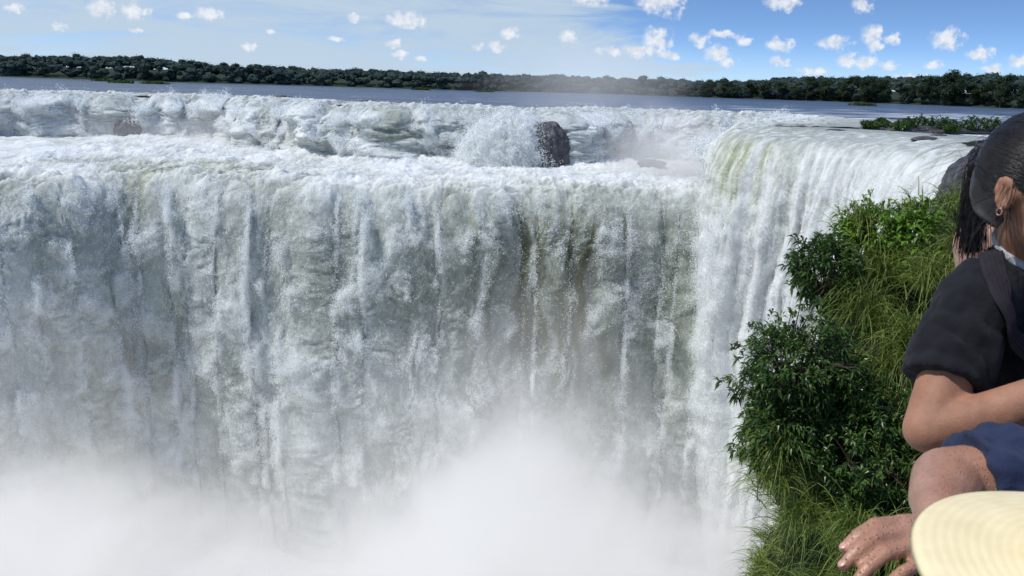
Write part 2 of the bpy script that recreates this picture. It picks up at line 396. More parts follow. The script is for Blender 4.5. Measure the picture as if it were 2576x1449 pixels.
wp=[(62,103),(55,98),(50.5,92),(48,80),(40,60),(30,44),(22,30),(14,17),(8,10.5)]
P2,q2=resample(wp,lambda x:.6);N2=normals2(P2,q2,.5)
zl=np.linspace(0,1,130)**1.3;Zt=np.interp(np.arange(len(q2)),[0,len(q2)-1],[.8,2.2])
XX=P2[None,:,0]+0*zl[:,None];YY=P2[None,:,1]+0*zl[:,None];ZZ=Zt[None]*(1-zl[:,None])+(-90)*zl[:,None]
d=2.6*fbm(XX/9,YY/9,ZZ/7,5)+.6*billow(q2[None]/1.5,YY/3,ZZ/1.3)-2.2*sstep(4,0,Zt[None]-ZZ)
XX=XX+N2[None,:,0]*d;YY=YY+N2[None,:,1]*d
obj('cliff',mesh_np('cliff',np.stack([XX,YY,ZZ],-1),grid_faces(*XX.shape)[:, ::-1],M_rock),label='dark wet basalt gorge wall',category='cliff',kind='structure')
V=[];m=len(P2)
for i in range(m):V+=[(P2[i,0]+1.5,P2[i,1]+1.5,Zt[i]-.4),(P2[i,0]+300,P2[i,1]-20,3)]
i=np.arange(m-1)*2
obj('hill',mesh_np('right_bank',V,np.stack([i,i+2,i+3,i+1],-1),M_earth),label='flat green bank above the gorge wall',category='river bank',kind='structure')

# ---------------------------------------------------------------- leaves
def leaf_arrays(base,dirs,L,W,droop=.25,fold=.25):
    n=len(base);dirs=dirs/np.linalg.norm(dirs,axis=1)[:,None]
    r=rng.normal(size=(n,3))*.35+np.array([0,0,1.0]);side=np.cross(dirs,r);side/=np.linalg.norm(side,axis=1)[:,None]+1e-9
    upv=np.cross(side,dirs)
    L=L[:,None];W=W[:,None]
    mid=base+dirs*L*.5;tip=base+dirs*L-np.array([0,0,1.])*L*droop
    V=np.stack([base,mid+side*W*.5+upv*W*fold,mid-side*W*.5+upv*W*fold,tip,mid],1)
    f=np.arange(n)[:,None]*5
    F=np.concatenate([f+np.array([[0,1,3,4]]),f+np.array([[0,4,3,2]])],0)
    return V.reshape(-1,3),F
def rand_unit(n):
    v=rng.normal(size=(n,3));return v/np.linalg.norm(v,axis=1)[:,None]
def tube(path,r0,r1,seg=6):
    path=np.array(path,float);n=len(path);V=[];
    T=np.gradient(path,axis=0)
    for i in range(n):
        t=T[i]/np.linalg.norm(T[i]);a=np.cross(t,[.3,.9,.2]);a/=np.linalg.norm(a);b=np.cross(t,a)
        r=r0+(r1-r0)*i/(n-1)
        for k in range(seg):
            th=2*math.pi*k/seg;V.append(path[i]+r*(a*math.cos(th)+b*math.sin(th)))
    F=[(i*seg+k,i*seg+(k+1)%seg,(i+1)*seg+(k+1)%seg,(i+1)*seg+k) for i in range(n-1) for k in range(seg)]
    return np.array(V),np.array(F)
def joinmesh(parts):
    Vs=[];Fs=[];o=0
    for V,F in parts:
        Vs.append(V);Fs.append(F+o);o+=len(V)
    return np.vstack(Vs),np.vstack(Fs)

# ---- far forest (one mass)
parts=[];vars_=[];lv=[];ld=[];lL=[]
V0,F0=I2
for k in range(3600):
    x=rng.uniform(-640,640) if k<3000 else rng.uniform(170,520)
    dep=rng.uniform(0,1)**1.3*55
    y=shore_y(x)+3+dep
    r=rng.uniform(1.4,3.3)
    base=9.0+dep*.06+1.8*float(pn(np.array(x/60.),np.array(.3),np.array(.7)))+(2.5*float(sstep(-120,-300,np.array(x))))
    base+=6.0*float(sstep(150,300,np.array(x)))
    h=base*rng.uniform(.84,1.06)
    if rng.random()<.03:h+=rng.uniform(1.0,3.0);r=2.3
    zc=h-r*.6
    if dep<12: zc*=rng.uniform(.12,1)
    V=V0*(1+.6*pn(V0[:,0]*1.8+k,V0[:,1]*1.8,V0[:,2]*1.8))[:,None]*np.array([r*1.25,r,r*.8])
    parts.append((V+np.array([x,y,zc]),F0));vars_.append(np.full(len(V),rng.random()))
    m=34;u=rand_unit(m);u[:,2]=np.abs(u[:,2]);lv.append(u*np.array([r*1.1,r,r*.8])*rng.uniform(.85,1.4,(m,1))+np.array([x,y,zc]));ld.append(rand_unit(m));lL.append(rng.uniform(.6,1.3,m))
V,F=joinmesh(parts)
me=mesh_np('forest',V,F,M_far_hazed,False,{'var':np.concatenate(vars_)})
f1=obj('forest',me,label='dense dark green forest along the far river bank',category='forest',kind='stuff')
Vl,Fl=leaf_arrays(np.vstack(lv),np.vstack(ld),np.concatenate(lL),np.concatenate(lL)*.7)
me=mesh_np('forest_foliage',Vl,Fl,M_far_hazed,False,{'var':np.repeat(rng.random(len(Fl)//2),5)})
o=obj('foliage',me,parent=f1);

def tree_data(seed,H,R,umbrella=False):
    rs=np.random.default_rng(seed);trunk=[]
    path=[(0,0,-1.5),(rs.normal()*.2,rs.normal()*.2,H*.3),(rs.normal()*.5,rs.normal()*.5,H*.75)]
    trunk.append(tube(catmull(path,5),.4,.18))
    blobs=[]
    nb=20 if not umbrella else 8
    for i in range(nb):
        a=rs.uniform(0,6.28);zf=rs.uniform(.22,.92) if not umbrella else rs.uniform(.86,.93)
        rr=R*rs.uniform(.2,.85)*(1-.35*abs(zf-.55)/.4)
        c=np.array([math.cos(a)*rr,math.sin(a)*rr,H*zf]);br=R*rs.uniform(.2,.4)
        blobs.append((c,br))
        trunk.append(tube(catmull([(0,0,H*min(zf*.7,.6)),tuple(c*.5+np.array([0,0,H*zf*.45])),tuple(c)],4),.13,.04,5))
    blobs.append((np.array([0,0,H*.9]),R*.35))
    cores=[];bases=[];dr=[];ls=[]
    for c,br in blobs:
        fl=.5 if umbrella else .8
        Vb=V0*(1+.6*pn(V0[:,0]*2+c[0],V0[:,1]*2+c[1],V0[:,2]*2))[:,None]*br*.7*np.array([1,1,fl])+c
        cores.append((Vb,F0))
        m=150;u=rand_unit(m);bases.append(u*br*rs.uniform(.6,1.3,(m,1))*np.array([1,1,fl])+c);dr.append(u+rand_unit(m)*.7);ls.append(rs.uniform(.35,.9,m))
    L=np.concatenate(ls);Vl,Fl=leaf_arrays(np.vstack(bases),np.vstack(dr),L,L*.65)
    Vc,Fc=joinmesh(cores);Vt,Ft=joinmesh(trunk)
    return Vt,Ft,Vl,Fl,Vc,Fc
def tri_quad_mesh(name,Vq,Fq,Vt,Ft,mat,varq,vart):
    V=np.vstack([Vq,Vt]).astype(np.float32);nq,ntri=len(Fq),len(Ft)
    me=bpy.data.meshes.new(name);me.vertices.add(len(V));me.vertices.foreach_set('co',V.ravel())
    li=np.concatenate([Fq.ravel(),(Ft+len(Vq)).ravel()]).astype(np.int32)
    me.loops.add(len(li));me.loops.foreach_set('vertex_index',li)
    me.polygons.add(nq+ntri);me.polygons.foreach_set('loop_start',np.concatenate([np.arange(nq)*4,nq*4+np.arange(ntri)*3]).astype(np.int32))
    at=me.attributes.new('var','FLOAT','POINT');at.data.foreach_set('value',np.concatenate([varq,vart]).astype(np.float32))
    me.update(calc_edges=True);me.materials.append(mat);return me
TV=[]
for s,(H_,R_,um) in enumerate([(14,5.8,False),(17,6,False),(12,5.5,False),(16,5.2,False),(20,6.5,True)]):
    Vt,Ft,Vl,Fl,Vc,Fc=tree_data(50+s,H_,R_,um)
    TV.append((mesh_np('trunk',Vt,Ft,M_bark),tri_quad_mesh('crown',Vl,Fl,Vc,Fc,M_tree,np.repeat(rng.random(len(Fl)//2),5),np.full(len(Vc),.1))))
for k in range(96):
    x=130+k*3.2+rng.uniform(-2,2);row=k%3
    y=shore_y(x)+1+row*6+rng.uniform(-2,3)
    v=int(rng.integers(0,4));s=rng.uniform(.65,1.12)*(1.0+.42*float(sstep(190,330,np.array(x))))
    if k in (54,): v=4;s=1.3
    if x<195:s*=.72
    e=bpy.data.objects.new('tree',None);COL.objects.link(e);e.location=(x,y,.3);e.scale=(s*1.15,s*1.15,s*rng.uniform(.85,1.12));e.rotation_euler=(0,0,rng.uniform(0,6.28))
    e['label']='tall dark green tree on the river bank' if v<4 else 'tall flat-topped emergent tree above the bank forest';e['category']='tree';e['group']='trees along the river bank'
    for m_,nm in ((TV[v][0],'trunk'),(TV[v][1],'crown')):
        obj(nm,m_,parent=e)

# ---- shrubs
def shrub(c,r,n_tips,leafL,mat,label,per=11,foot=None,seed=0,group=None,droop=.3,stem=.014,inner=.45,wr=.3):
    c=np.array(c,float);r=np.array(r,float)
    foot=np.array(foot if foot is not None else c+np.array([r[0]*.4,r[1]*.4,-r[2]*1.1]))
    u=rand_unit(n_tips);rad=rng.uniform(inner,1,(n_tips,1))**.6
    lump=1+.6*pn(u[:,0]*2+seed,u[:,1]*2,u[:,2]*2)[:,None]
    tips=c+u*rad*lump*r
    trunks=[]
    hubs=c+rand_unit(14)*r*.45
    for h in hubs: trunks.append(tube(catmull([foot,foot*.5+h*.5+rng.normal(size=3)*.05*r[0],h],4),stem*2,stem,5))
    for t in tips[::3]:
        h=hubs[np.argmin(((hubs-t)**2).sum(1))];trunks.append(tube([h,h*.5+t*.5+rng.normal(size=3)*.04*r[0],t],stem*.7,stem*.25,4))
    Vt,Ft=joinmesh(trunks)
    b=np.repeat(tips,per,0);dd=np.repeat((tips-c)/r,per,0)*.7+rand_unit(len(b))*1.0+np.array([0,0,.15])
    b=b-np.repeat((tips-c)*rng.uniform(0,.18,(n_tips,1)),per,0)+rng.normal(size=b.shape)*leafL*.15
    L=leafL*rng.uniform(.6,1.15,len(b));Vl,Fl=leaf_arrays(b,dd,L,L*wr,droop)
    var=np.repeat(np.clip(np.repeat(rng.random(n_tips),per)*.6+rng.random(len(b))*.4,0,1),5)
    e=bpy.data.objects.new('shrub',None);COL.objects.link(e);e.location=Vector(foot);e['label']=label;e['category']='shrub'
    if group:e['group']=group
    obj('stem',mesh_np('stem',Vt-foot,Ft,M_bark),parent=e)
    obj('foliage',mesh_np('foliage',Vl-foot,Fl,mat,False,{'var':var}),parent=e)
    return e
rock((72,143,-.2),(11,3.2,.9),44,'low dark islet in the river')
for k,(x,y,h,rr) in enumerate([(62,142,.5,1.4),(64.5,143,.9,1.6),(67,141,.6,1.2),(69,142,.9,1.6),(71.5,143,1.3,1.8),(74,142,1.2,1.9),(77,143,.9,1.7),(80,142,1.5,2.2),(84,143,1.6,2.2),(66,139,.4,1.0),(75,139,.5,1.2)]):
    shrub((x,y,.5+h*.5),(rr,1.4,h),110,.5,M_shrub,'low green shrub on a river islet',per=7,stem=.05,group='shrubs on the river islet',wr=.5,seed=k)
for (x,y) in [(-205,420),(-190,425),(-300,380),(-240,470),(-20,500),(-60,505),(170,400),(230,330)]:
    shrub((x,y,.3),(7,3,.8),110,1.1,M_shrub,'low flooded bush standing in the river',per=7,stem=.1,group='bushes in the river',wr=.6,seed=x)

# ---- voxel union
def voxel_union(parts,voxel,smooth=4,name='tmp'):
    bm=bmesh.new()
    for V,F in parts:
        vs=[bm.verts.new(v) for v in V]
        for f in F:
            try:bm.faces.new([vs[i] for i in f])
            except ValueError:pass
    me=bpy.data.meshes.new(name);bm.to_mesh(me);bm.free()
    o=bpy.data.objects.new(name,me);COL.objects.link(o)
    r=o.modifiers.new('r','REMESH');r.mode='VOXEL';r.voxel_size=voxel
    if smooth:
        s=o.modifiers.new('s','SMOOTH');s.factor=.5;s.iterations=smooth
    dg=bpy.context.evaluated_depsgraph_get();dg.update();ev=o.evaluated_get(dg);m2=bpy.data.meshes.new_from_object(ev)
    bpy.data.objects.remove(o);m2.name=name
    m2.polygons.foreach_set('use_smooth',np.ones(len(m2.polygons),bool))
    return m2
def getco(me):
    co=np.empty(len(me.vertices)*3,np.float32);me.vertices.foreach_get('co',co);co=co.reshape(-1,3)
    nn=np.empty(len(me.vertices)*3,np.float32);me.vertex_normals.foreach_get('vector',nn);return co,nn.reshape(-1,3)
Vs_,Fs_=I3
ells=[((5.7,9.9,3.0),(1.5,1.3,1.1)),((4.75,9.0,1.7),(1.5,1.4,1.7)),((4.4,8.0,-.7),(1.5,1.5,2.4)),((8.2,8.6,2.2),(3.4,2.6,2.2)),((6.2,9,-5),(3.2,3,8)),((12,8,-14),(8,6,17)),((9,9,-45),(9,8,48))]
cm=voxel_union([(Vs_*np.array(r)+np.array(c),Fs_) for c,r in ells],.22,3,'bank')
co,nn=getco(cm)
co=co+nn*(.45*fbm(co[:,0]*.9,co[:,1]*.9,co[:,2]*.9,4))[:,None];cm.vertices.foreach_set('co',co.ravel());cm.update()
cm.materials.append(M_earth)
obj('cliff',cm,label='overgrown dark earth and rock bank',category='cliff',kind='structure')
sel=np.where((co[:,0]<8)&(co[:,1]<10.6)&(co[:,2]>-.9)&(co[:,2]<5)&((nn[:,0]<.3)|(nn[:,2]>.2))&(nn[:,1]<.5))[0]
roots=[];nrm=[];Ls=[];
def tuft(p,nv,n,L,spread=.05):
    roots.append(p+rng.normal(size=(n,3))*spread);nrm.append(np.repeat(nv[None],n,0));Ls.append(L*rng.uniform(.55,1.1,n))
for i in rng.choice(sel,430):
    tuft(co[i]-nn[i]*.03,nn[i],50,rng.uniform(.25,.55),.06)
for (p,L,n) in [((4.35,9.2,3.9),.95,260),((4.1,8.9,3.5),1.0,300),((4.4,8.9,3.2),1.0,300),((4.6,8.5,3.2),1.1,340),((4.3,8.4,2.9),1.0,260),((3.0,8.0,2.2),.8,260),((2.95,7.9,1.8),.8,320),((3.2,7.6,1.5),.85,320),((3.6,7.2,1.55),1.0,400),((4.0,7.1,1.5),1.0,400),((3.3,7.0,.9),.95,380),((3.7,6.9,1.0),1.0,380),((4.3,9.7,4.4),.8,260),((4.9,9.6,4.5),.7,260),((5.4,9.6,4.6),.8,300),((5.8,9.5,4.5),.9,300),((5.2,9.0,4.2),1.0,360),((4.8,8.8,3.9),1.0,360),((4.5,7.2,2.0),.8,260),((5.0,8.0,3.0),.8,220)]:
    tuft(np.array(p),np.array([-.5,-.5,.7]),n,L,.09)
R=np.vstack(roots);NV=np.vstack(nrm);L=np.concatenate(Ls);n=len(R)
d0=NV*.45+np.array([0,0,.75])+rng.normal(size=(n,3))*.36;d0/=np.linalg.norm(d0,axis=1)[:,None]
dr=rng.uniform(.35,1.0,n)[:,None];t=np.linspace(0,1,7)
side_=np.cross(d0,rng.normal(size=(n,3)));side_/=np.linalg.norm(side_,axis=1)[:,None]
Vb=[]
hor=d0*np.array([1,1,0])
for tt in t:
    p=R+d0*L[:,None]*tt*(1-.25*tt)+hor*L[:,None]*.35*tt**2-np.array([0,0,1.])*(dr*L[:,None]*tt**2.2*.8)
    wv=(.0052*(1-tt**1.6)+.0004)
    Vb+= [p-side_*wv,p+side_*wv]
Vb=np.stack(Vb,1).reshape(-1,3)
f=np.arange(n)[:,None,None]*14+np.arange(6)[None,:,None]*2+np.array([0,1,3,2])[None,None]
me=mesh_np('grass',Vb,f.reshape(-1,4),M_grass,True,{'var':np.repeat(rng.random(n),14)})
obj('grass',me,label='long arching grass hanging from the bank',category='grass',kind='stuff')
shrub((3.78,9.3,3.92),(.5,.5,.52),330,.115,M_shrub,'dark glossy-leaved shrub on the cliff edge',seed=1,per=10)
shrub((3.2,8.3,3.0),(.64,.6,.64),520,.11,M_shrub,'dense dark green shrub leaning over the gorge',seed=2,per=10)
shrub((3.05,8.1,2.4),(.55,.5,.5),360,.11,M_shrub,'dark green shrub low on the cliff',seed=3,per=10)
shrub((4.85,9.4,4.25),(.55,.4,.45),300,.13,M_bright,'bright green broad-leaved shrub',seed=4,per=8,wr=.38)
shrub((4.4,9.6,4.4),(.4,.4,.32),150,.12,M_bright,'light green shrub with narrow leaves',seed=5,per=8)
shrub((4.1,8.1,2.5),(.58,.5,.5),340,.11,M_shrub,'dark shrub in a hollow of the bank',seed=6,per=9)
shrub((3.8,7.8,2.1),(.65,.5,.55),380,.10,M_shrub,'dark shrub above hanging grass',seed=7,per=9)
shrub((5.0,8.7,3.3),(.5,.4,.4),200,.12,M_bright,'bright green shrub amid long grass',seed=8,per=8)
shrub((5.9,9.4,4.6),(.6,.4,.4),240,.12,M_bright,'green shrub on top of the bank',seed=9,per=8)
shrub((4.7,7.6,2.5),(.6,.4,.55),320,.11,M_shrub,'small green shrub on the slope',seed=10,per=8)
shrub((6.6,8.4,3.9),(.8,.6,.6),300,.13,M_shrub,'wide green shrub behind the walkway',seed=12,per=8)

# ---------------------------------------------------------------- people
def nrmz(v): v=np.array(v,float);return v/np.linalg.norm(v)
def capsule(p0,p1,r0,r1,seg=18,flat0=False,flat1=False):
    p0=np.array(p0,float);p1=np.array(p1,float);d=nrmz(p1-p0);a=nrmz(np.cross(d,[.13,.27,.95] if abs(d[2])<.9 else [1,.1,0]));b=np.cross(d,a)
    rings=[];K=5
    if flat0: rings.append((p0,r0*.02));rings.append((p0,r0))
    else:
        for k in range(K): th=-math.pi/2+ (k+.2)/K*math.pi/2;rings.append((p0+d*r0*math.sin(th),r0*math.cos(th)))
        rings.append((p0,r0))
    for t in (.25,.5,.75): rings.append((p0+(p1-p0)*t,r0+(r1-r0)*t))
    if flat1: rings.append((p1,r1));rings.append((p1,r1*.02))
    else:
        rings.append((p1,r1))
        for k in range(1,K+1): th=(k-.2)/K*math.pi/2;rings.append((p1+d*r1*math.sin(th),r1*math.cos(th)))
    V=[]
    for c,r in rings:
        for k in range(seg):
            th=2*math.pi*k/seg;V.append(c+r*(a*math.cos(th)+b*math.sin(th)))
    n=len(rings);F=[[i*seg+k,i*seg+(k+1)%seg,(i+1)*seg+(k+1)%seg,(i+1)*seg+k] for i in range(n-1) for k in range(seg)]
    F.append(list(range(seg))[::-1]);F.append([(n-1)*seg+k for k in range(seg)])
    return np.array(V),F
def ell(c,r,f=(0,1,0)):
    f=nrmz(f);s=nrmz(np.cross(f,[0,0,1]));u=np.cross(s,f)
    V,F=I3;V=V[:,0:1]*r[0]*s+V[:,1:2]*r[1]*f+V[:,2:3]*r[2]*u+np.array(c)
    return V,[list(x) for x in F]
def torus(c,ax1,ax2,a,b,t,n=24,m=8):
    ax1=nrmz(ax1);ax2=nrmz(ax2);nz=np.cross(ax1,ax2);V=[]
    for i in range(n):
        th=2*math.pi*i/n;p=np.array(c)+ax1*a*math.cos(th)+ax2*b*math.sin(th);rd=nrmz(ax1*math.cos(th)*b+ax2*math.sin(th)*a)
        for j in range(m):
            ph=2*math.pi*j/m;V.append(p+t*(rd*math.cos(ph)+nz*math.sin(ph)))
    F=[[i*m+j,((i+1)%n)*m+j,((i+1)%n)*m+(j+1)%m,i*m+(j+1)%m] for i in range(n) for j in range(m)]
    return np.array(V),F
def chain(pts,rs,**k): return [capsule(pts[i],pts[i+1],rs[i],rs[i+1]) for i in range(len(pts)-1)]

def skin_mat(name,c1,c2,wet=0):
    m,nt=newmat(name);pos=nt.node('ShaderNodeNewGeometry').outputs['Position']
    n=nt.noise(pos,16,6,.65);n2=nt.noise(pos,300,4,.7)
    c=nt.ramp(nt.m('ADD',nt.m('MULTIPLY',n,.75),nt.m('MULTIPLY',n2,.25)),[(.35,c1),(.65,c2)])
    h=n2;r=.6
    if wet:
        v=nt.node('ShaderNodeTexVoronoi');nt.l.new(pos,v.inputs['Vector']);v.inputs['Scale'].default_value=230
        dr=nt.mr(v.outputs['Distance'],.35,.0);h=nt.m('ADD',nt.m('MULTIPLY',dr,2.2),n2);r=.25
    p=finish(nt,c,r,.4 if not wet else .6,height=h,bd=.001,bs=.9)
    p.inputs['Subsurface Weight'].default_value=.12;p.inputs['Subsurface Radius'].default_value=(1,.35,.2);p.inputs['Subsurface Scale'].default_value=.006
    return m
M_skin=skin_mat('tanned_skin',(.25,.115,.065),(.39,.195,.12))
M_skinw=skin_mat('wet_skin',(.33,.16,.095),(.47,.25,.16),1)
M_skinp=skin_mat('light_skin',(.46,.26,.18),(.56,.34,.25))
def cloth(name,c,scale=700,rough=.9):
    m,nt=newmat(name);pos=nt.node('ShaderNodeNewGeometry').outputs['Position']
    n=nt.noise(pos,scale,2,.6);n2=nt.noise(pos,14,5,.6)
    cc=nt.ramp(n2,[(.3,tuple(x*.8 for x in c)),(.7,tuple(min(1,x*1.2) for x in c))])
    finish(nt,cc,rough,.2,height=nt.m('ADD',n,nt.m('MULTIPLY',n2,6)),bd=.0025,bs=.7,Sheen_Weight=.05);return m
M_black=cloth('black_cotton',(.010,.0105,.0135));M_blue=cloth('navy_cotton',(.024,.034,.075));M_jean=cloth('dark_denim',(.03,.04,.07));M_grey=cloth('grey_cotton',(.42,.42,.44))
M_strap=cloth('dark_webbing',(.024,.019,.025))
mh,nt=newmat('black_hair');pos=nt.node('ShaderNodeNewGeometry').outputs['Position'];n=nt.noise(pos,60,3,.6)
finish(nt,nt.ramp(n,[(.3,(.006,.005,.005)),(.7,(.02,.015,.013))]),.36,.5)
M_hair=mh
M_eye=simple('eye_white',(.7,.7,.7),(.75,.75,.75),5,.2,.5,.0001);M_iris=simple('dark_iris',(.03,.015,.01),(.04,.02,.01),5,.2,.5,.0001)
M_lip=simple('lip_skin',(.35,.12,.10),(.4,.15,.12),30,.5,.4,.001);M_nail=simple('nail',(.48,.25,.19),(.54,.29,.23),30,.3,.5,.0002)

def person_body(parts,voxel,mat,base,label,sm=3):
    me=voxel_union(parts,voxel,sm,'body');me.materials.append(mat)
    base=np.array(base,float);co,_=getco(me);me.vertices.foreach_set('co',(co-base).astype(np.float32).ravel());me.update()
    o=obj('person',me,label=label,category='person');o.location=Vector(base);return o
def part(name,me,par,mat,fold=0,fs=9,label=None):
    co,nn=getco(me);base=np.array(par.location)
    if fold: co=co+nn*(fold*(fbm(co[:,0]*fs,co[:,1]*fs,co[:,2]*fs*.6,3)+.6*billow(co[:,0]*fs*1.7+co[:,2]*fs,co[:,1]*fs*1.5,co[:,2]*fs*.9)))[:,None]
    me.vertices.foreach_set('co',(co-base).astype(np.float32).ravel());me.update()
    if not me.materials: me.materials.append(mat)
    return obj(name,me,parent=par,label=label)
def strands(paths,r0,r1=None):
    P=np.asarray(paths);n,K,_=P.shape;T=np.gradient(P,axis=1);T/=np.linalg.norm(T,axis=2)[...,None]+1e-9
    a=np.cross(T,np.array([.31,.47,.83]));a/=np.linalg.norm(a,axis=2)[...,None]+1e-9;b=np.cross(T,a)
    r=(r0+((r1 if r1 is not None else r0*.3)-r0)*np.linspace(0,1,K))[None,:,None]
    V=np.stack([P+r*(a*math.cos(t)+b*math.sin(t)) for t in (0,2.094,4.189)],2).reshape(-1,3)
    i=np.arange(n)[:,None,None]*K*3+np.arange(K-1)[None,:,None]*3;j=np.arange(3)[None,None]
    F=np.stack([i+j,i+(j+1)%3,i+3+(j+1)%3,i+3+j],-1).reshape(-1,4)
    return V,F
def head_parts(H,f,nose=True):
    H=np.array(H,float);f=nrmz(f);z=np.array([0,0,1.]);Rr=nrmz(np.cross(f,z))
    p=[ell(H+z*.012,(.074,.093,.1),f),ell(H+f*.03-z*.058,(.055,.058,.055),f),ell(H+f*.072-z*.092,(.022,.018,.016),f),
       ell(H+f*.03+z*.0-z*.02,(.066,.06,.07),f),ell(H+f*.1-z*.028,(.012,.016,.012),f),capsule(H+f*.088+z*.012,H+f*.104-z*.026,.007,.009),
       ell(H+f*.089-z*.056,(.024,.009,.008),f),ell(H+f*.082+z*.026,(.05,.01,.008),f)]
    for s in (1,-1):
        e=H+Rr*s*.081-f*.005-z*.012
        p.append(torus(e,f*.95+Rr*s*-.1+z*.2,z-f*.2,.014,.025,.0055));p.append(ell(e-Rr*s*.006,(.006,.013,.022),f));p.append(ell(e-z*.026,(.006,.008,.009),f))
    return p
def face_parts(par,H,f):
    H=np.array(H,float);f=nrmz(f);z=np.array([0,0,1.]);Rr=nrmz(np.cross(f,z))
    for s in (1,-1):
        V,F=ell(H+f*.079+Rr*s*.031+z*.004,(.013,.011,.010),f);me=mesh_np('eye',V,F,M_eye);part('eye',me,par,M_eye)
        V,F=ell(H+f*.0885+Rr*s*.031+z*.004,(.0055,.0022,.0055),f);part('iris',mesh_np('iris',V,F,M_iris),par,M_iris)
    V,F=ell(H+f*.096-z*.056,(.022,.004,.0065),f);part('mouth',mesh_np('mouth',V,F,M_lip),par,M_lip)
def hand(W,K,tips_mid,rs=.0085):
    p=[]
    for i,(k,m) in enumerate(zip(K,tips_mid)):
        p.append(capsule(W,k,.015,.0108));s=(1,1.03,.97,.84)[i]
        p+=chain([k,m[0],m[1],m[2]],[rs*1.12*s,rs*s,rs*.92*s,rs*.72*s])
        p.append(ell(m[0],(rs*1.06*s,)*3))
    return p
Z=np.array([0,0,1.])
# --- woman in black shirt
f=nrmz((.32,-.947,0));Rr=nrmz(np.cross(f,Z));H=np.array([.892,1.335,5.858])
Rs=np.array([.812,1.335,5.66]);Ls_=np.array([1.11,1.47,5.665]);E=np.array([.700,1.22,5.458]);W=np.array([.92,1.15,5.598])
hipc=np.array([1.12,1.50,5.18])
bd=head_parts(H,f)
bd+=[capsule(H-Z*.05-f*.018,(.94,1.39,5.68),.048,.055),capsule(Rs,Ls_,.05,.05),ell((.97,1.42,5.54),(.15,.1,.16),f),ell((1.04,1.46,5.34),(.13,.1,.16),f),ell(hipc-Z*.03,(.165,.12,.13),f)]
bd+=chain([Rs,(Rs+E)/2,E],[.050,.046,.038])+chain([E,E*.6+W*.4+np.array([-.004,-.004,-.010]),W],[.036,.038,.025])
bd+=chain([Ls_,(1.17,1.36,5.46),(1.06,1.2,5.56)],[.05,.042,.028])
hd=nrmz(W-E);hs=nrmz(np.cross(hd,Z))
bd+=[ell(W+hd*.05+Z*.01,(.036,.05,.018),hd)]+[capsule(W+hd*.075+hs*o_,W+hd*.115+hs*o_+Z*.012,.0088,.008) for o_ in (-.027,-.009,.009,.027)]+[capsule(W+hd*.115+hs*o_+Z*.012,W+hd*.14+hs*o_-Z*.012,.008,.006) for o_ in (-.027,-.009,.009,.027)]+[capsule(W+hd*.02-hs*.02,W+hd*.07-hs*.05+Z*.01,.012,.009)]
bd+=[ell(np.array([1.06,1.2,5.56])+np.array([-.03,-.03,.02]),(.035,.045,.02),f)]+[capsule((1.04+o_*.6,1.17+o_*.3,5.58),(.99+o_*.6,1.14+o_*.3,5.60),.0085,.007) for o_ in (-.04,-.02,0,.02)]
for s in (-1,1):
    hp=hipc+Rr*s*.085
    bd+=chain([hp,hp+f*.03-Z*.36,hp-f*.01-Z*.70],[.085,.056,.038])+[capsule(hp-f*.03-Z*.745,hp+f*.13-Z*.755,.036,.026)]
woman=person_body(bd,.0055,M_skin,(1.12,1.5,4.4),'person in a black t-shirt with dark ponytail, arm bent')
face_parts(woman,H,f)
SE=Rs+(E-Rs)*.64
sh=[capsule(Rs-(E-Rs)*.05,SE,.061,.064,flat1=True),capsule(Rs+np.array([.005,.005,0]),Ls_,.061,.061),ell((.975,1.42,5.55),(.165,.12,.165),f),ell((1.04,1.46,5.36),(.15,.12,.18),f),capsule((1.05,1.46,5.36),hipc-Z*.08,.14,.165,flat1=True),
    capsule((.93,1.385,5.66),(.925,1.38,5.722),.085,.066,flat1=True),capsule(Ls_,(1.15,1.4,5.55),.066,.066,flat1=True)]
sme=voxel_union(sh,.005,2,'shirt');shirt=part('shirt',sme,woman,M_black,.018,12)
co_s,_=getco(sme);co_s=co_s+np.array(woman.location)
bvh=BVHTree.FromPolygons([tuple(v) for v in co_s],[tuple(p.vertices) for p in sme.polygons])
pth=catmull([(.865,1.43,5.80),(.82,1.33,5.77),(.812,1.26,5.71),(.86,1.235,5.65),(.92,1.22,5.57),(1.0,1.24,5.48),(1.08,1.30,5.38)],10)
pj=[]
for p_ in pth:
    loc,nr_,_,_=bvh.find_nearest(Vector(p_));pj.append((np.array(loc),np.array(nr_)))
pc=np.array([a for a,b in pj]);pnr=np.array([b for a,b in pj])
for _ in range(6): pc[1:-1]=(pc[:-2]+pc[1:-1]*2+pc[2:])/4;pnr[1:-1]=(pnr[:-2]+pnr[1:-1]*2+pnr[2:])/4
T=np.gradient(pc,axis=0);V=[]
for i in range(len(pc)):
    t_1=nrmz(T[i]);n_1=nrmz(pnr[i]);s_1=nrmz(np.cross(t_1,n_1))
    for k in range(25):
        u_=k/24*2-1;V.append(pc[i]+s_1*u_*.019+n_1*(.009+.0016*math.cos(u_*math.pi*5)-.005*u_**4))
V=np.array(V);st=mesh_np('strap',V,grid_faces(len(pc),25),M_strap)
part('strap',st,woman,M_strap)
nk=np.array([.928,1.385,5.733])
V,F=torus(nk+f*.006,Rr,nrmz(f-Z*.55),.068,.07,.008,36,10);part('collar',mesh_np('collar',V,F,M_grey),woman,M_grey)
V,F=torus(H+Rr*.086-f*.004-Z*.043,f,Z,.005,.006,.0012,16,6);part('earring',mesh_np('earring',V,F,M_nail),woman,M_nail)
pants=[ell(hipc-Z*.03,(.172,.127,.12),f)]
for s in (-1,1):
    hp=hipc+Rr*s*.085
    pants+=chain([hp,hp+f*.03-Z*.36,hp-f*.01-Z*.68],[.092,.064,.05])
part('trousers',voxel_union(pants,.009,3,'trousers'),woman,M_jean,.006)
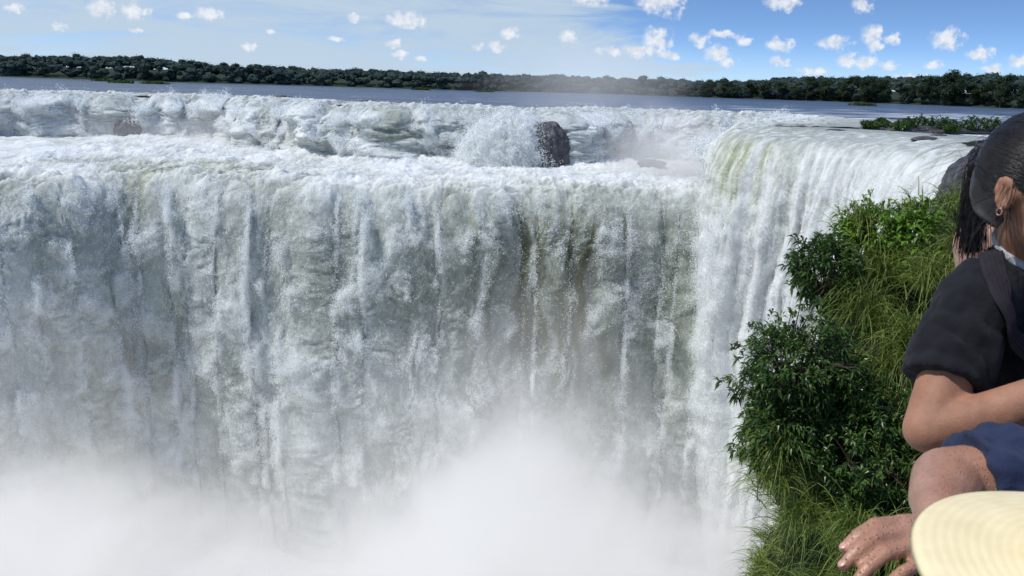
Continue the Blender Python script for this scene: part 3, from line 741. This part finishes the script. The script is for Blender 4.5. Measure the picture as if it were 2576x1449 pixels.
hc=H-f*.022+Z*.022;rad=np.array([.081,.093,.1])
def hpt(s_,f_,u_,k=1.0): 
    return hc+ (Rr*s_*rad[0]+f*f_*rad[1]+Z*u_*rad[2])*k
root=hc-f*.092+Z*.03-Rr*.006
cap=[ell(hc,rad,f),ell(hc-f*.03-Z*.03,(.072,.07,.08),f),ell(root,(.02,.025,.022),f)]
pe=[root,root-f*.022+Rr*.004-Z*.03,root-f*.012+Rr*.010-Z*.09,root-f*.004+Rr*.010-Z*.15]
cap+=chain(pe,[.014,.016,.012,.005])
part('hair',voxel_union(cap,.005,3,'hair'),woman,M_hair,.003,22)
paths=[]
rd_=nrmz([.02,-1,.25])
for k in range(1700):
    th=rng.uniform(-2.2,2.2);st_=nrmz([math.sin(th),.75+.1*rng.normal(),math.cos(th)*.95])
    if st_[2]<-.55: continue
    jit=rng.normal()*.012;row=[]
    for t in np.linspace(0,1,12):
        v=nrmz((1-t)*st_+t*rd_*1.0+1e-3);row.append(hpt(*v,1.012+.9*abs(jit)*t*(1-t)+.02*(k%5)/5))
    paths.append(row)
for k in range(460):
    o0=rng.normal(size=3)*.009;sp=rng.normal(size=3)*.011;row=[]
    for t in np.linspace(0,1,12):
        i=min(int(t*3),2);q_=t*3-i;p_=pe[i]*(1-q_)+pe[i+1]*q_
        row.append(p_+o0*(1-t)+sp*t*1.2+np.array([0,0,-.03])*t**2)
    paths.append(row)
V,F=strands(paths,.0009,.0005)
fly=[]
for k in range(110):
    s0=hpt(*nrmz(rng.normal(size=3)+np.array([.6,-.6,.3])),1.0) if k%2 else pe[int(rng.integers(0,3))]+rng.normal(size=3)*.01
    d_=nrmz(rng.normal(size=3)*.6+Rr*.8-f*.1-Z*.2);L_=rng.uniform(.02,.10);cu=rng.normal(size=3)*.03
    fly.append([s0+d_*L_*t+cu*t*t-Z*.05*t*t for t in np.linspace(0,1,12)])
for k in range(60):
    s0=hpt(.95,.1+.25*rng.random(),-.1+.1*rng.normal(),1.0);d_=-Z+rng.normal(size=3)*.15;L_=rng.uniform(.06,.13);cu=rng.normal(size=3)*.02
    fly.append([s0+d_*L_*t+cu*t*t for t in np.linspace(0,1,12)])
V2,F2=strands(fly,.0005,.0002);V,F=joinmesh([(V,F),(V2,F2)])
part('hair_strand',mesh_np('hair_strand',V,F,M_hair),woman,M_hair)

# --- person in blue with the arm
f2=nrmz((-.35,-.94,0));R2=nrmz(np.cross(f2,Z));H2=np.array([1.16,.98,5.80])
ho=np.array([.012,-.003,-.011])
S2=np.array([.90,1.03,5.495]);E2=np.array([.607,.985,5.487]);W2=np.array([.505,.842,5.516])+ho
bp=head_parts(H2,f2)
bp+=[capsule(H2-Z*.05,(1.13,1.05,5.60),.055,.06),capsule(S2,(1.24,1.16,5.56),.055,.055),ell((1.12,1.1,5.40),(.15,.1,.16),f2),ell((1.17,1.13,5.2),(.15,.11,.18),f2)]
bp+=chain([S2,(S2+E2)/2,E2],[.055,.052,.047])+chain([E2,E2*.62+W2*.38+np.array([-.003,.0,-.004]),W2],[.047,.041,.025])
K=[np.array(k)+ho for k in [(.450,.828,5.526),(.446,.811,5.523),(.447,.794,5.516),(.453,.778,5.507)]]
FT=[[np.array(v)+ho for v in r_] for r_ in [((.414,.815,5.531),(.390,.804,5.523),(.373,.796,5.511)),((.407,.795,5.527),(.381,.782,5.517),(.364,.774,5.503)),((.411,.777,5.518),(.387,.765,5.507),(.372,.757,5.493)),((.425,.762,5.506),(.406,.753,5.496),(.394,.747,5.484))]]
bp+=hand(W2,K,FT,.0084);bp+=chain([np.array(v)+ho for v in [(.492,.855,5.510),(.465,.858,5.503),(.443,.850,5.498),(.425,.84,5.492)]],[.013,.0105,.0095,.0075])
bp+=chain([(1.24,1.16,5.56),(.98,.86,5.34),(.64,.80,5.39),(.53,.775,5.43)],[.055,.045,.04,.026])
bp+=[ell((.485,.765,5.44),(.036,.045,.016),(-1,-.25,0))]+[capsule((.465,.795-i*.018,5.444),(.43,.785-i*.018,5.442),.0088,.0075) for i in range(4)]
hip2=np.array([1.22,1.16,5.16])
for s in (-1,1):
    hp=hip2+R2*s*.085
    bp+=chain([hp,hp+f2*.03-Z*.36,hp-f2*.01-Z*.69],[.085,.056,.038])+[capsule(hp-f2*.03-Z*.72,hp+f2*.13-Z*.735,.036,.026)]
blue=person_body(bp,.0034,M_skinw,(1.22,1.16,4.4),'person in a navy shirt stretching out one wet tanned hand',2)
face_parts(blue,H2,f2)
for a,b in ((FT[0][1],FT[0][2]),(FT[1][1],FT[1][2]),(FT[2][1],FT[2][2])):
    a=np.array(a);b=np.array(b);d_=nrmz(b-a);up_=nrmz(Z-d_*d_[2]);V,F=ell(b-d_*.001+up_*.0047,(.004,.0056,.0012),d_);part('fingernail',mesh_np('fingernail',V,F,M_nail),blue,M_nail)
sl=S2+(E2-S2)*.90
sh=[capsule(S2,sl+np.array([0,.0,.004]),.068,.063,flat1=True),capsule(S2,(1.24,1.16,5.56),.066,.066),ell((1.12,1.1,5.40),(.17,.12,.18),f2),capsule((1.14,1.12,5.35),(1.2,1.14,5.1),.15,.17,flat1=True),capsule((1.24,1.16,5.56),(1.13,1.04,5.48),.07,.07,flat1=True)]
part('shirt',voxel_union(sh,.0045,2,'shirt'),blue,M_blue,.018,18)
pants=[ell(hip2-Z*.04,(.17,.125,.12),f2)]
for s in (-1,1):
    hp=hip2+R2*s*.085;pants+=chain([hp,hp+f2*.03-Z*.36,hp-f2*.01-Z*.64],[.092,.066,.055])
part('trousers',voxel_union(pants,.009,3,'trousers'),blue,M_jean,.006)
part('hair',voxel_union([ell(H2-f2*.02+Z*.022,(.083,.093,.1),f2)],.006,2,'hair'),blue,M_hair,.004,22)

# --- person behind with bare shoulder
f3=nrmz((.3,.95,0));R3=nrmz(np.cross(f3,Z));H3=np.array([1.29,1.80,5.90])
S3=np.array([1.070,1.78,5.675]);
bp=head_parts(H3,f3)+[capsule(H3-Z*.05,(1.29,1.82,5.72),.055,.06),capsule(S3,(1.47,1.82,5.67),.058,.055),capsule(S3+np.array([.03,0,.01]),(1.26,1.8,5.745),.045,.05),ell((1.32,1.82,5.5),(.15,.11,.18),f3),ell((1.4,1.84,5.25),(.14,.11,.2),f3)]
bp+=chain([S3,(1.14,1.79,5.42),(1.24,1.88,5.25)],[.058,.044,.028])+[ell((1.25,1.93,5.25),(.03,.045,.016),(0,1,0))]+[capsule((1.23+i*.017,1.96,5.25),(1.23+i*.017,1.99,5.235),.0085,.007) for i in range(4)]
bp+=chain([(1.47,1.82,5.67),(1.54,1.84,5.42),(1.48,1.93,5.27)],[.055,.044,.028])+[ell((1.47,1.97,5.27),(.03,.045,.016),(0,1,0))]+[capsule((1.45+i*.017,2.0,5.26),(1.45+i*.017,2.03,5.245),.0085,.007) for i in range(4)]
for s in (-1,1):
    hp=np.array([1.44,1.84,5.18])+R3*s*.085
    bp+=chain([hp,hp+f3*.03-Z*.36,hp-f3*.01-Z*.70],[.085,.056,.038])+[capsule(hp-f3*.03-Z*.745,hp+f3*.13-Z*.755,.036,.026)]
third=person_body(bp,.008,M_skinp,(1.44,1.84,4.4),'person with a bare shoulder standing behind the ponytailed one')
face_parts(third,H3,f3)
part('top',voxel_union([ell((1.33,1.82,5.5),(.16,.125,.16),f3),capsule((1.37,1.83,5.4),(1.44,1.84,5.05),.15,.16,flat1=True)],.008,3,'top'),third,M_grey,.006)
pants=[ell((1.44,1.84,5.12),(.17,.125,.12),f3)]
for s in (-1,1):
    hp=np.array([1.44,1.84,5.16])+R3*s*.085;pants+=chain([hp,hp+f3*.03-Z*.36,hp-f3*.01-Z*.66],[.092,.066,.055])
part('trousers',voxel_union(pants,.01,3,'trousers'),third,M_jean,.006)
part('hair',voxel_union([ell(H3-f3*.02+Z*.022,(.083,.093,.1),f3)],.006,2,'hair'),third,M_hair,.004,22)

# --- small person under the cream sun hat
f4=nrmz((-.3,.95,0));R4=nrmz(np.cross(f4,Z));H4=np.array([.51,.50,5.598])
bp=head_parts(H4,f4)+[capsule(H4-Z*.05,(.53,.5,5.42),.045,.05),capsule((.43,.47,5.37),(.63,.51,5.37),.042,.042),ell((.53,.49,5.22),(.11,.08,.16),f4),ell((.53,.49,5.02),(.11,.085,.12),f4)]
for s in (-1,1):
    sh_=np.array([.53,.49,5.37])+R4*s*.11
    bp+=chain([sh_,sh_+R4*s*.03-Z*.2,sh_+f4*.1-Z*.36],[.042,.034,.022])+[ell(sh_+f4*.13-Z*.38,(.026,.036,.014),f4)]+[capsule(sh_+f4*.15-Z*.39+R4*o_,sh_+f4*.185-Z*.405+R4*o_,.0075,.006) for o_ in (-.021,-.007,.007,.021)]
    hp=np.array([.53,.49,4.98])+R4*s*.06
    bp+=chain([hp,hp+f4*.02-Z*.27,hp-f4*.01-Z*.51],[.062,.045,.032])+[capsule(hp-f4*.02-Z*.55,hp+f4*.1-Z*.555,.028,.022)]
child=person_body(bp,.007,M_skin,(.53,.49,4.4),'small person wearing a cream sun hat')
face_parts(child,H4,f4)
part('shirt',voxel_union([capsule((.43,.47,5.37),(.63,.51,5.37),.052,.052),ell((.53,.49,5.22),(.125,.095,.17),f4),capsule((.53,.49,5.15),(.53,.49,4.95),.11,.12,flat1=True)],.007,3,'shirt'),child,M_grey,.004)
mhat,nt=newmat('cream_straw');rr_=nt.node('ShaderNodeAttribute',{'attribute_name':'ring'}).outputs['Fac'];pos=nt.node('ShaderNodeNewGeometry').outputs['Position']
wv_=nt.m('SINE',nt.m('MULTIPLY',rr_,150));n=nt.noise(pos,25,4,.6);n3=nt.noise(pos,900,2,.6)
cc=nt.ramp(nt.m('ADD',nt.m('MULTIPLY',n,.8),nt.m('MULTIPLY',wv_,.05)),[(.25,(.68,.57,.34)),(.6,(.78,.68,.43))])
finish(nt,cc,.75,.2,height=nt.m('ADD',nt.m('MULTIPLY',wv_,.8),n3),bd=.0004,bs=.4)
hatc=np.array([.506,.508,5.640]);V=[];ring=[];ns=160
for top in (1,0):
    rs_=np.linspace(.5,1,26) if top else np.linspace(1,.5,26)
    for r_ in rs_:
        edge=math.sqrt(max(0,1-((r_-.5)/.5)**10))
        for k in range(ns):
            th=2*math.pi*k/ns;c_,s_=math.cos(th),math.sin(th);n_=2.25
            rad_=(abs(c_)**n_+abs(s_)**n_)**(-1/n_)
            x_=.180*rad_*c_*r_;y_=.177*rad_*s_*r_
            z_=-.006*((r_-.5)*2)**2+.003*math.sin(th*3+1)*r_+(.006*edge if top else -.006*edge)
            V.append(hatc+np.array([x_,y_,z_]));ring.append(r_)
nr_=52;i=np.arange(nr_-1)[:,None]*ns;k=np.arange(ns)[None]
F=np.stack([i+k,i+(k+1)%ns,i+ns+(k+1)%ns,i+ns+k],-1).reshape(-1,4)
me=mesh_np('hat_brim',np.array(V),F,mhat,True,{'ring':ring});hat=part('sun_hat',me,child,mhat)
V=[];ring=[]
for j,t in enumerate(np.linspace(0,1,20)):
    for k in range(ns):
        th=2*math.pi*k/ns;r_=.092*(1-t**5)**.5 if t<1 else .0005;r_=max(r_,.0005)*(1-.12*t)
        V.append(hatc+np.array([r_*math.cos(th),r_*1.1*math.sin(th),-.002+.1*t]));ring.append(.5-t*.4)
i=np.arange(19)[:,None]*ns;k=np.arange(ns)[None];F=np.stack([i+k,i+(k+1)%ns,i+ns+(k+1)%ns,i+ns+k],-1).reshape(-1,4)
me=mesh_np('hat_crown',np.array(V),F,mhat,True,{'ring':ring});part('hat_crown',me,child,mhat)
# walkway deck
bm=bmesh.new();bmesh.ops.create_cube(bm,size=1);bmesh.ops.scale(bm,verts=bm.verts,vec=(9,4.2,.12));bmesh.ops.bevel(bm,geom=bm.edges[:],offset=.01);bmesh.ops.translate(bm,verts=bm.verts,vec=(2,-.05,4.325))
me=bpy.data.meshes.new('deck');bm.to_mesh(me);bm.free()
md,nt=newmat('steel_grating');pos=nt.node('ShaderNodeNewGeometry').outputs['Position'];br=nt.node('ShaderNodeTexBrick');nt.l.new(pos,br.inputs[0]);br.inputs['Scale'].default_value=12
finish(nt,nt.mix(br.outputs['Fac'],C(.3,.3,.3),C(.06,.06,.06)),.5,.5,Metallic=.6);me.materials.append(md)
obj('walkway',me,label='grey steel viewing walkway above the gorge',category='walkway',kind='structure')

# ---------------------------------------------------------------- mist volumes
def mist(name,loc,size,build,label,scatter_glow=.33):
    bm=bmesh.new();bmesh.ops.create_cube(bm,size=1);me=bpy.data.meshes.new(name);bm.to_mesh(me);bm.free()
    m,nt=newmat(name)
    pos=nt.node('ShaderNodeNewGeometry').outputs['Position']
    dens=build(nt,pos)
    v=nt.node('ShaderNodeVolumePrincipled');v.inputs['Color'].default_value=C(.98,.98,.98);v.inputs['Anisotropy'].default_value=.1
    nt.set(v.inputs['Density'],dens)
    nt.set(v.inputs['Emission Strength'],nt.m('MULTIPLY',dens,scatter_glow));v.inputs['Emission Color'].default_value=C(.98,.99,1)  # added glow stands in for light scattered repeatedly inside the mist
    o=nt.node('ShaderNodeOutputMaterial');nt.l.new(v.outputs[0],o.inputs['Volume'])
    me.materials.append(m)
    ob=obj(name,me,label=label,category='mist',kind='structure');ob.location=loc;ob.scale=size
    return ob
def gorge(nt,pos):
    s=nt.node('ShaderNodeSeparateXYZ');nt.l.new(pos,s.inputs[0]);x,y,z=s.outputs
    n=nt.noise(pos,.05,4,.6,.8);n2=nt.noise(pos,.13,2,.6)
    def hump(cx,w,a):
        q=nt.m('DIVIDE',nt.m('SUBTRACT',x,cx),w);return nt.m('MULTIPLY',nt.m('EXPONENT',nt.m('MULTIPLY',nt.m('MULTIPLY',q,q),-1)),a)
    top=nt.m('ADD',nt.m('ADD',hump(2,19,22),hump(-76,18,15)),-68)
    top=nt.m('ADD',top,nt.m('MULTIPLY',nt.m('SUBTRACT',n,.5),52))
    dd=nt.m('SUBTRACT',top,z)
    d1=nt.m('MULTIPLY',nt.mr(dd,-4,13),.12)
    d2=nt.m('MULTIPLY',nt.mr(dd,-34,4),.014)
    return nt.m('ADD',d1,nt.m('MULTIPLY',d2,nt.mr(n2,.3,.65,.3,1.4)))
mist('mist',(-45,92,-51),(230,84,58),gorge,'thick white spray billowing up from the gorge',.38)
def blob(c,r,a):
    def b(nt,pos):
        q=nt.vm('DIVIDE',nt.vm('SUBTRACT',pos,c),r);l=nt.vm('LENGTH',q)
        n=nt.noise(pos,.06,2,.6)
        f=nt.mr(nt.m('ADD',l,nt.m('MULTIPLY',nt.m('SUBTRACT',n,.5),.9)),1.0,.1)
        return nt.m('MULTIPLY',f,a)
    return b
c=(18,205,6);r=(36,22,15)
mist('mist',c,tuple(2.4*x for x in r),blob(c,r,.018),'thin spray plume drifting above the cascade')
c=(32,158,-8);r=(21,24,12)
mist('mist',c,tuple(2.2*x for x in r),blob(c,r,.055),'spray hanging beside the curved waterfall')
c=(-60,190,-8);r=(80,14,7)
mist('mist',c,tuple(2.2*x for x in r),blob(c,r,.025),'low spray at the foot of the cascades')

# ---------------------------------------------------------------- world
S_=Vector((-.52,-.13,.85)).normalized()
w=bpy.data.worlds.new('World');scene.world=w;w.use_nodes=True;nt=NT(w.node_tree)
gen=nt.node('ShaderNodeTexCoord').outputs['Generated']
s=nt.node('ShaderNodeSeparateXYZ');nt.l.new(gen,s.inputs[0])
az=nt.m('ARCTAN2',s.outputs[0],s.outputs[1]);el=nt.m('ARCSINE',s.outputs[2])
azc=nt.m('MAXIMUM',nt.m('MINIMUM',az,1.3),-1.3)
ta=nt.m('TANGENT',azc)
te=nt.m('DIVIDE',nt.m('TANGENT',el),nt.m('COSINE',azc))
zz_=nt.m('ADD',nt.m('MULTIPLY',nt.m('MAXIMUM',s.outputs[2],0.0),3.4),.06)
cv=nt.node('ShaderNodeCombineXYZ');nt.l.new(s.outputs[0],cv.inputs[0]);nt.l.new(s.outputs[1],cv.inputs[1]);nt.l.new(zz_,cv.inputs[2])
vec=nt.vm('NORMALIZE',cv.outputs[0])
sky=nt.node('ShaderNodeTexSky');sky.sky_type='NISHITA';sky.sun_disc=False
sky.sun_elevation=math.asin(S_.z);sky.sun_rotation=math.atan2(S_.x,S_.y);sky.air_density=1.0;sky.dust_density=.2;sky.ozone_density=2.0
nt.l.new(vec,sky.inputs[0])
bg=nt.node('ShaderNodeBackground');nt.l.new(nt.mix(.5,sky.outputs[0],nt.vm('MULTIPLY',sky.outputs[0],(.75,1.05,1.35))),bg.inputs[0]);bg.inputs[1].default_value=.15
p2=nt.node('ShaderNodeCombineXYZ');nt.l.new(ta,p2.inputs[0]);nt.l.new(te,p2.inputs[1])
nv=nt.node('ShaderNodeTexNoise');nt.l.new(p2.outputs[0],nv.inputs[0]);nv.inputs['Scale'].default_value=80;nv.inputs['Detail'].default_value=7;nv.inputs['Roughness'].default_value=.6
pd=nt.vm('ADD',p2.outputs[0],nt.vm('MULTIPLY',nt.vm('SUBTRACT',nv.outputs['Color'],(.5,.5,.5)),(.022,.015,0)))
clouds=[(-505,72,17,10),(-466,71,15,11),(-612,69,12,6),(-377,71,17,8),(-558,50,10,5),(-405,67,10,4),(-466,49,9,3),(-138,69,26,8),(-200,70,8,5),(-220,46,13,3),(-328,33,11,5),(-12,58,12,7),(-154,42,9,5),(-147,30,9,4),(-26,42,12,6),(-50,42,8,5),(59,55,12,7),(-120,25,8,3),(168,101,30,16),(82,101,26,8),(168,55,20,12),(149,42,26,6),(180,37,14,5),(110,41,18,4),(217,57,13,7),(247,64,20,5),(241,42,18,9),(272,56,10,5),(253,32,10,6),(315,53,17,8),(317,34,12,5),(312,101,22,8),(409,104,14,10),(382,58,22,7),(425,69,14,11),(431,56,10,8),(398,38,12,8),(421,36,14,7),(449,34,12,6),(449,64,10,5),(516,66,20,11),(559,50,18,7),(608,42,14,8),(504,35,12,5),(578,33,16,5),(360,24,22,4),(-300,52,8,3),(480,20,26,4)]
acc=None
for a,e,ww,hh in clouds:
    kx,ky=1000/(ww*.95),1000/(hh*1.05)
    l=nt.vm('LENGTH',nt.vm('MULTIPLY_ADD',pd,(kx,ky,0),(-a/1000*kx,-e/1000*ky,0)))
    acc=l if acc is None else nt.m('MINIMUM',acc,l)
cm_=nt.mr(nt.m('ADD',acc,nt.m('MULTIPLY',nt.m('SUBTRACT',nv.outputs['Fac'],.5),2.2)),1.3,.35)
cm_=nt.m('MULTIPLY',cm_,.9)
vn=nt.noise(nt.vm('MULTIPLY',p2.outputs[0],(5,30,0)),1.0,7,.62,.6)
edge=nt.m('SUBTRACT',nt.m('ADD',.15,nt.m('MULTIPLY',nt.m('SUBTRACT',vn,.5),.4)),nt.m('SUBTRACT',ta,nt.m('MULTIPLY',nt.m('SUBTRACT',.075,te),2.0)))
veil=nt.mr(edge,-.03,.09)
veil=nt.m('MULTIPLY',veil,nt.mr(vn,.32,.58,.5,.95))
low=nt.m('MULTIPLY',nt.mr(te,.06,.0),.5)
veil=nt.m('MAXIMUM',veil,low)
cb=nt.node('ShaderNodeBackground');cb.inputs[1].default_value=1.0
cc=nt.ramp(nv.outputs['Fac'],[(.35,(.92,.94,.97)),(.62,(.66,.72,.82))]);nt.l.new(cc,cb.inputs[0])
vb=nt.node('ShaderNodeBackground');vb.inputs[0].default_value=C(.55,.68,.81);vb.inputs[1].default_value=.95
m1=nt.node('ShaderNodeMixShader');nt.l.new(veil,m1.inputs[0]);nt.l.new(bg.outputs[0],m1.inputs[1]);nt.l.new(vb.outputs[0],m1.inputs[2])
m2=nt.node('ShaderNodeMixShader');nt.l.new(cm_,m2.inputs[0]);nt.l.new(m1.outputs[0],m2.inputs[1]);nt.l.new(cb.outputs[0],m2.inputs[2])
wo=nt.node('ShaderNodeOutputWorld');nt.l.new(m2.outputs[0],wo.inputs[0])

sun=bpy.data.lights.new('sun','SUN');sun.energy=3.8;sun.angle=math.radians(.5);sun.color=(1,.97,.92)
so=bpy.data.objects.new('sun',sun);COL.objects.link(so);so.rotation_euler=S_.to_track_quat('Z','Y').to_euler()

# ---------------------------------------------------------------- camera
cam=bpy.data.cameras.new('camera');co_=bpy.data.objects.new('camera',cam);COL.objects.link(co_);scene.camera=co_
cam.sensor_width=36;cam.lens=36*788/1024;cam.clip_start=.05;cam.clip_end=30000
cam.dof.use_dof=True;cam.dof.focus_distance=12;cam.dof.aperture_fstop=14
pitch=math.radians(14.6);roll=math.radians(1.7)
Mx=Matrix.Rotation(math.pi/2-pitch,4,'X')@Matrix.Rotation(roll,4,'Z')
co_.matrix_world=Matrix.Translation((0,0,6))@Mx
